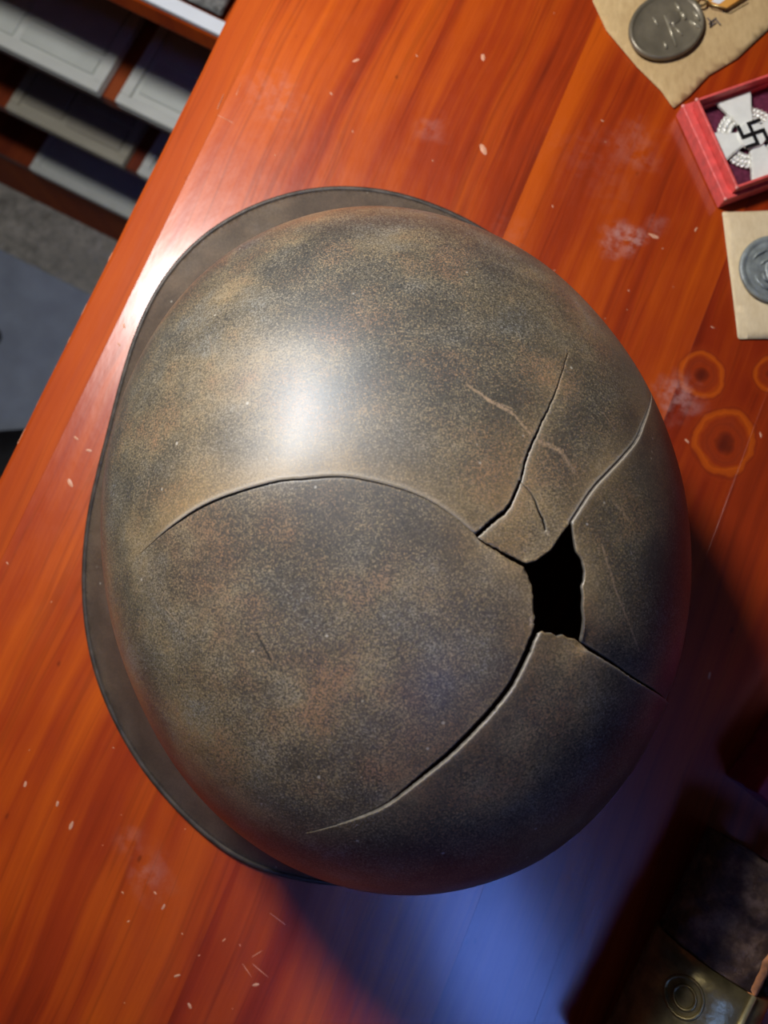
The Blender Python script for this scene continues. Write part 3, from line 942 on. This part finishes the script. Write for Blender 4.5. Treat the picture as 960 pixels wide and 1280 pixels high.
# ------------------------------------------------------------------ red presentation box with the white cross
M_RED = simple('red_leatherette', (.72, .10, .09), .42, var=.18, scale=300, bump=.25, bscale=1400)
M_REDW = simple('worn_red_edge', (.80, .30, .27), .5, var=.2, scale=300)
M_VELVET = simple('plum_velvet', (.115, .022, .048), .9, var=.3, scale=500, spec=.1, bump=.3, bscale=1500)
M_ENAMEL = simple('white_enamel', (.80, .80, .74), .22, var=.06, scale=200)
M_SILVER = simple('silvered_metal', (.85, .83, .75), .35, .3, var=.25, scale=700, bump=.3, bscale=900)
M_BLACK = simple('black_enamel', (.012, .011, .012), .25, var=.2, scale=300)
BR = math.atan2(.353, .936)
boxr = tag(empty('presentation_box', (.1449, .2336, 0.0002), BR), 'open red presentation box with plum velvet lining holding a white cross', 'box')
BL, BWd = .050, .0505     # local x to the right-up, local y runs from 0 down to -BWd
def frame_ring(name, x0, x1, y0, y1, t, z0, z1, mat, bevel):
    bm = bmesh.new()
    o = [(x0, y0), (x1, y0), (x1, y1), (x0, y1)]
    i = [(x0 + t, y0 + t), (x1 - t, y0 + t), (x1 - t, y1 - t), (x0 + t, y1 - t)]
    lo = [bm.verts.new((*p, z0)) for p in o]; hi = [bm.verts.new((*p, z1)) for p in o]
    li = [bm.verts.new((*p, z0)) for p in i]; hh = [bm.verts.new((*p, z1)) for p in i]
    for k in range(4):
        n = (k + 1) % 4
        bm.faces.new((lo[k], lo[n], hi[n], hi[k])); bm.faces.new((li[n], li[k], hh[k], hh[n]))
        bm.faces.new((hi[k], hi[n], hh[n], hh[k])); bm.faces.new((li[k], li[n], lo[n], lo[k]))
    return bm_obj(name, bm, mat, boxr, bevel=bevel)
frame_ring('outer_wall', 0, BL, -BWd, 0, .0042, 0, .0078, M_RED, .0006)
frame_ring('collar', .0043, BL - .0043, -BWd + .0018, -.0018, .0014, .0002, .0125, M_RED, .0004)
box_obj('lining', (.0058, BL - .0058, -BWd + .0033, -.0033, .0003, .0042), M_VELVET, boxr, .0003)
# rubbed pale corners
for (x, y, z) in ((.0047, -.0022, .0121), (.0047, -BWd + .0022, .0121), (.0006, -.0006, .0074), (.0006, -BWd + .0006, .0074)):
    bm = bmesh.new()
    bmesh.ops.create_icosphere(bm, subdivisions=2, radius=1)
    bmesh.ops.transform(bm, matrix=Matrix.Translation((x, y, z)) @ Matrix.Diagonal((.0009, .0009, .0008, 1)), verts=bm.verts)
    bm_obj('rubbed_corner', bm, M_REDW, boxr, smooth=True)

CX, CY = (.1772, .2190)
cross = tag(empty('medal_cross', (CX, CY, .0048), BR), 'white enamel cross medal on a silvered wreath inside the red box', 'medal')
bm = bmesh.new()
# wreath: overlapping leaves round a ring
for k in range(44):
    a = 2 * math.pi * k / 44
    for row, (rr, sz) in enumerate(((.0098, 1.2), (.0122, 1.3), (.0146, 1.15))):
        aa = a + row * .05
        M = Matrix.Translation((rr * math.cos(aa), rr * math.sin(aa), .0011 - .0002 * row)) @ Matrix.Rotation(aa + 2.1, 4, 'Z') @ Matrix.Diagonal((.0016 * sz, .0008 * sz, .0009, 1))
        r = bmesh.ops.create_icosphere(bm, subdivisions=1, radius=1)['verts']
        bmesh.ops.transform(bm, matrix=M, verts=r)
w = bm_obj('wreath_leaves', bm, M_SILVER, cross, smooth=True)
w['kind'] = 'stuff'
bm = bmesh.new()
tube(bm, [(.0125 * math.cos(2 * math.pi * k / 48), .0125 * math.sin(2 * math.pi * k / 48), .0005) for k in range(48)], .0022, 8, True)
for v in bm.verts:
    v.co.z = .0005 + (v.co.z - .0005) * .3
bm_obj('wreath_ring', bm, M_SILVER, cross, smooth=True)
for k in range(4):
    a = math.pi / 2 + k * math.pi / 2
    L = (.0205, .0176, .0205, .0176)[k]
    hw = (.0083, .0074, .0083, .0074)[k]
    for nm, mat, g, z0, z1 in (('arm_edge', M_SILVER, .0007, .0015, .0026), ('arm', M_ENAMEL, 0, .0018, .0029)):
        bm = bmesh.new()
        out = []
        for t in np.linspace(0, 1, 9):
            r = .003 + (L - .003) * t
            out.append((r + (g if t == 1 else 0), (.0025 + (hw - .0025) * t ** 1.35) + g))
        pr = [(x, y) for x, y in out] + [(x, -y) for x, y in out[::-1]]
        pr = [(x * math.cos(a) - y * math.sin(a), x * math.sin(a) + y * math.cos(a)) for x, y in pr]
        prism(bm, pr, z0, z1)
        bm_obj(nm, bm, mat, cross)
bm = bmesh.new()
lathe_oval(bm, [(0, .0018), (0, .0033), (-.0005, .0038), (-.006, .0038)], .0068, .0068, 40)
bm_obj('centre_disc', bm, M_ENAMEL, cross)
bm = bmesh.new()
sw, sa = .00078, .0060
for k in range(4):
    a = math.pi / 2 - k * math.pi / 2
    for x0, x1, y0, y1 in ((0, sa, -sw, sw), (sa - 2 * sw, sa, -sa, -sw)):
        pr = [(x * math.cos(a) - y * math.sin(a), x * math.sin(a) + y * math.cos(a)) for x, y in ((x0, y0), (x1, y0), (x1, y1), (x0, y1))]
        prism(bm, pr, .0037, .0044 + .00001 * k)
bm_obj('emblem', bm, M_BLACK, cross)

# ------------------------------------------------------------------ old leather sheath with a brass fitting
M_LEATHER = NT('cracked_brown_leather')
lc = M_LEATHER.coord()
lv = M_LEATHER.n('ShaderNodeTexVoronoi', feature='DISTANCE_TO_EDGE')
M_LEATHER.put(lv.inputs['Vector'], M_LEATHER.vmath('ADD', M_LEATHER.mapping(lc, (1, .45, 1)), M_LEATHER.noise(lc, 60, 3, color=True)).outputs[0])
lv.inputs['Scale'].default_value = 140
lf = M_LEATHER.noise(lc, 110, 4, .65)
M_LEATHER.set(Base_Color=M_LEATHER.ramp(lf, [(.35, (.06, .03, .02)), (.52, (.20, .11, .065)), (.66, (.42, .26, .16))]), Roughness=.55)
M_LEATHER.bump(M_LEATHER.math('ADD', M_LEATHER.smooth(lv.outputs['Distance'], 0, .12), M_LEATHER.noise(lc, 260, 4)), .9, .002)
M_LEATHER = M_LEATHER.m
M_RAW = simple('raw_leather_edge', (.50, .20, .075), .8, var=.45, scale=240, bump=.6, bscale=400)
M_BRASS = simple('tarnished_brass', (.34, .27, .12), .38, .75, var=.45, scale=120, bump=.35, bscale=260)
M_BRASSB = simple('bright_brass_edge', (.85, .74, .45), .28, .8, var=.2, scale=200)
SR = math.atan2(.5, .866) - math.pi / 2 + math.pi / 2 * 0
SR = math.atan2(-.5, .866)          # local x = lateral (right-down), local y = along the sheath (up-right)
sheath = tag(empty('leather_sheath', (.1345, -.1392, 0.0), SR), 'worn brown leather sheath with an open seam and tarnished brass fitting', 'sheath')
def arc_prof(rx, rz, cx, cz, a0, a1, n=28):
    return [(cx + rx * math.cos(t), cz + rz * math.sin(t)) for t in np.linspace(a0, a1, n)]
def extr_profile(name, outer, inner, y0, y1, mat, ny=2, rough=0.0, closed=True):
    bm = bmesh.new()
    prof = outer + inner[::-1]
    rows = []
    for j in range(ny + 1):
        y = y0 + (y1 - y0) * j / ny
        rows.append([bm.verts.new((x + rough * noise.noise(Vector((x * 300, y * 300, z * 300))), y, z + rough * noise.noise(Vector((x * 260 + 9, y * 260, z * 260))))) for x, z in prof])
    n = len(prof)
    for A, B in zip(rows[:-1], rows[1:]):
        for k in range(n):
            bm.faces.new((A[k], A[(k + 1) % n], B[(k + 1) % n], B[k]))
    bm.faces.new(rows[0]); bm.faces.new(rows[-1][::-1])
    return bm_obj(name, bm, mat, sheath, smooth=True)
RX, RZ, CXs, CZ = .021, .0225, -.0030, .0238
# leather wall from the torn edge round the left, underneath and up to the other lip
a0, a1 = math.radians(76), math.radians(388)
extr_profile('leather_body', arc_prof(RX, RZ, CXs, CZ, a0, a1, 44), arc_prof(RX - .003, RZ - .003, CXs, CZ, a0, a1, 44), .002, .045, M_LEATHER, 40, .0008)
ex = CXs + RX * math.cos(a0); ez = CZ + RZ * math.sin(a0)
bm = bmesh.new()
rows = []
for j in range(41):
    y = .001 + .0435 * j / 40
    dx = .0007 * noise.noise(Vector((y * 260, 1, 2)))
    rows.append([bm.verts.new((ex + x + dx, y, ez + z)) for x, z in ((-.0012, .0003), (.0012, .0004 + dx * .4), (.0030, -.0012), (.0026, -.0040), (-.0008, -.0034))])
for A, B in zip(rows[:-1], rows[1:]):
    for k in range(5):
        bm.faces.new((A[k], A[(k + 1) % 5], B[(k + 1) % 5], B[k]))
bm.faces.new(rows[0]); bm.faces.new(rows[-1][::-1])
bm_obj('torn_edge', bm, M_RAW, sheath, smooth=True)['label'] = 'raw orange torn edge of the open seam'
extr_profile('brass_fitting', arc_prof(RX + .0012, RZ + .001, CXs, CZ, 0, 2 * math.pi, 49), arc_prof(RX - .004, RZ - .004, CXs, CZ, 0, 2 * math.pi, 49), -.06, .0015, M_BRASS, 8, .0003)
bm = bmesh.new()
tube(bm, [(ex + .0006, -.058, ez + .0010), (ex + .0006, -.03, ez + .0011), (ex + .0006, .0018, ez + .0010)], .0010, 8)
bm_obj('brass_ridge', bm, M_BRASSB, sheath, smooth=True)
bm = bmesh.new()
for r0, off in ((.0052, 0), (.0030, .0)):
    tube(bm, [(-.0165 + r0 * math.cos(t), -.012 + r0 * 1.3 * math.sin(t), CZ + RZ * math.sqrt(max(0, 1 - ((-.0165 + r0 * math.cos(t) - CXs) / (RX + .001)) ** 2)) + .0010) for t in [2 * math.pi * k / 24 for k in range(24)]], .0007, 6, True)
bm_obj('brass_button', bm, M_BRASS, sheath, smooth=True)

# small crimson box whose corner shows in the shadow
M_CRIM = simple('crimson_card', (.30, .012, .035), .5, var=.2, scale=200)
cb = tag(empty('crimson_box', (.1507, -.0721, .0002), math.radians(-38)), 'crimson box corner in the dark shadow beside the helmet', 'box')
box_obj('box_base', (.001, .045, .001, .06, 0, .018), M_CRIM, cb, .001)
box_obj('lid', (0, .046, 0, .061, .0182, .030), M_CRIM, cb, .001)

# ------------------------------------------------------------------ bookcase on the floor beyond the table edge
BK = math.radians(-26.95)
bk = tag(empty('bookcase', (0, 0, -.74), BK), 'low red-brown wooden bookcase standing on the grey carpet', 'bookcase')
XA, XB = -.98, -.14
D0, D1 = .304, .56
box_obj('plinth', (XA, XB, .3055, D1, .002, .1185), M_WOOD_EDGE, bk, .001)
for z in (.132, .285, .420):
    box_obj('shelf', (XA + .02, XB - .02, D0, D1 - .012, z - .013, z), M_SHELF, bk, .001)
box_obj('top_board', (XA - .01, XB + .01, .304, D1 + .005, .565, .583), M_WOOD_EDGE, bk, .002)
box_obj('back_panel', (XA + .02, XB - .02, D1 - .011, D1, .125, .565), M_SHELF, bk, .0005)
for x0, x1 in ((XA, XA + .019), (XB - .019, XB)):
    box_obj('side_panel', (x0, x1, .304, D1 - .0005, .002, .565), M_SHELF, bk, .001)

M_CASE = simple('off_white_case', (.60, .62, .58), .55, var=.06, scale=30)
M_CASEP = simple('off_white_case_panel', (.55, .58, .54), .5, var=.08, scale=25)
M_BEIGE = simple('beige_grey_case', (.38, .355, .28), .55, var=.06, scale=30)
M_BEIGEP = simple('beige_grey_case_panel', (.33, .305, .245), .5, var=.08, scale=25)
def case(x0, x1, zs, label, mat, pmat, panels, h=.010, y0=.300, y1=.50, group=None):
    c = bk.matrix_basis
    t = empty('storage_case', (0, 0, 0), BK)
    cx = (x0 + x1) / 2
    p = Matrix.Rotation(BK, 4, 'Z') @ Vector((cx, y0, 0))
    t.location = (p.x, p.y, -.74 + zs + .0003)
    tag(t, label, 'case', group)
    w = (x1 - x0) / 2; d = y1 - y0
    box_obj('tray', (-w, w, 0, d, 0, h - .004), mat, t, .002)
    # raised rim
    r = .010
    for nm in (('rim', (-w, w, 0, r, h - .0045, h)), ('rim', (-w, w, d - r, d, h - .0045, h)), ('rim', (-w, -w + r, r, d - r, h - .0045, h)), ('rim', (w - r, w, r, d - r, h - .0045, h))):
        box_obj(nm[0], nm[1], mat, t, .0012)
    for (a, b, c0, c1) in panels:
        box_obj('lid_panel', (-w + a, -w + b, c0, c1, h - .0042, h - .0012), pmat, t, .001)
    return t
case(-.80, -.434, .420, 'long off-white flat case on the top shelf with two panels', M_CASE, M_CASEP, [(.014, .268, .014, .186), (.276, .352, .036, .186), (.276, .352, .014, .031)])
case(-.416, -.17, .420, 'shorter off-white flat case at the end of the top shelf nearest the table', M_CASE, M_CASEP, [(.014, .232, .018, .052), (.020, .232, .056, .186)])
case(-.604, -.458, .285, 'beige-grey flat case on the middle shelf', M_BEIGE, M_BEIGEP, [(.013, .060, .016, .186), (.068, .133, .044, .186), (.068, .133, .013, .040)])
case(-.440, -.19, .285, 'pale case on the middle shelf beside the beige-grey case', M_CASE, M_CASEP, [(.014, .236, .014, .186)])
case(-.652, -.19, .132, 'wide pale grey flat case on the bottom shelf', M_CASE, M_CASEP, [(.014, .190, .014, .186), (.198, .448, .034, .186), (.198, .448, .014, .030)])

# white board and grey fleece lying on the bookcase
def bk_world(x, y, z):
    v = Matrix.Rotation(BK, 4, 'Z') @ Vector((x, y, 0))
    return (v.x, v.y, -.74 + z)
M_WHITE = simple('white_painted_board', (.74, .78, .84), .45, var=.05, scale=20)
wb = empty('white_board', bk_world(-.33, .3045, .5834), BK)
tag(wb, 'narrow white board along the front of the bookcase top', 'board')
box_obj('board', (-.19, .056, 0, .0105, 0, .004), M_WHITE, wb, .0008)
M_FLEECE = NT('grey_fleece')
fc = M_FLEECE.coord()
M_FLEECE.set(Base_Color=M_FLEECE.ramp(M_FLEECE.noise(fc, 170, 5, .75), [(.35, (.07, .07, .065)), (.65, (.42, .42, .40))]), Roughness=.95, Specular_IOR_Level=.1, Sheen_Weight=.3)
M_FLEECE.bump(M_FLEECE.noise(fc, 240, 4, .8), 1.0, .006)
bm = bmesh.new()
nx, ny = 120, 90
grid = [[None] * (ny + 1) for _ in range(nx + 1)]
for i in range(nx + 1):
    for j in range(ny + 1):
        x = -.28 + .33 * i / nx; y = .2 * j / ny
        e = min(i, nx - i, j, ny - j)
        h = .004 + .010 * (1 - math.exp(-e / 3)) + .005 * noise.noise(Vector((x * 60, y * 60, 0))) * min(1, e / 3) + .003 * noise.noise(Vector((x * 200, y * 200, 3))) * min(1, e / 3)
        grid[i][j] = bm.verts.new((x, y, max(h, .001)))
for i in range(nx):
    for j in range(ny):
        bm.faces.new((grid[i][j], grid[i + 1][j], grid[i + 1][j + 1], grid[i][j + 1]))
fleece = bm_obj('fleece_throw', bm, M_FLEECE.m, smooth=True)
so = fleece.modifiers.new('thickness', 'SOLIDIFY'); so.thickness = .0008; so.offset = -1
fleece.location = bk_world(-.33, .3165, .5846)
fleece.rotation_euler = (0, 0, BK)
tag(fleece, 'fluffy grey fleece throw on top of the bookcase', 'throw')

# ------------------------------------------------------------------ blue-grey mat and dark things on the floor
M_MAT = simple('blue_grey_mat', (.29, .335, .42), .8, var=.12, scale=25, spec=.2, bump=.3, bscale=200)
mt = empty('floor_mat', (0, 0, -.7398), BK)
tag(mt, 'flat blue-grey mat on the grey carpet beside the table', 'mat')
bm = bmesh.new()
box(bm, -1.35, .10, -.55, .2157, 0, .006)
bm_obj('mat', bm, M_MAT, mt, bevel=.002)
mt.location = (0, 0, -.7397)
M_BAG = simple('black_leather', (.012, .012, .015), .5, var=.4, scale=60, bump=.4, bscale=180)
bag = empty('black_bag', (-.565, .13, -.7335), 0.05)
tag(bag, 'black bag on the blue-grey mat below the table edge', 'bag')
bm = bmesh.new()
box(bm, -.16, .16, -.11, .103, 0, .05)
bmesh.ops.subdivide_edges(bm, edges=list(bm.edges), cuts=4, use_grid_fill=True)
for v in bm.verts:
    v.co += Vector((noise.noise(v.co * 18), noise.noise(v.co * 18 + Vector((5, 0, 0))), 0)) * .004
    v.co.z = max(0, v.co.z)
bm_obj('bag_body', bm, M_BAG, bag, smooth=True)
bm = bmesh.new()
tube(bm, [(-.08 + .16 * t, 0, .05 + .02 * math.sin(math.pi * t)) for t in np.linspace(0, 1, 12)], .006, 8)
bm_obj('bag_handle', bm, M_BAG, bag, smooth=True)
sh = empty('black_shoe', (-.585, .385, -.7335), 0.0)
tag(sh, 'black rounded shoe toe on the blue-grey mat', 'shoe')
bm = bmesh.new()
bmesh.ops.create_uvsphere(bm, u_segments=24, v_segments=12, radius=1)
for v in bm.verts:
    x, y, z = v.co
    v.co = Vector((-.07 + x * .12, y * (.038 + .006 * x), max(0, .010 + z * (.040 if x < .2 else .034))))
bm_obj('upper', bm, M_BAG, sh, smooth=True)
bm = bmesh.new()
prism(bm, [(-.07 + .1225 * math.cos(t), .0415 * math.sin(t)) for t in [2 * math.pi * k / 32 for k in range(32)]], 0, .008)
bm_obj('sole', bm, M_BAG, sh)
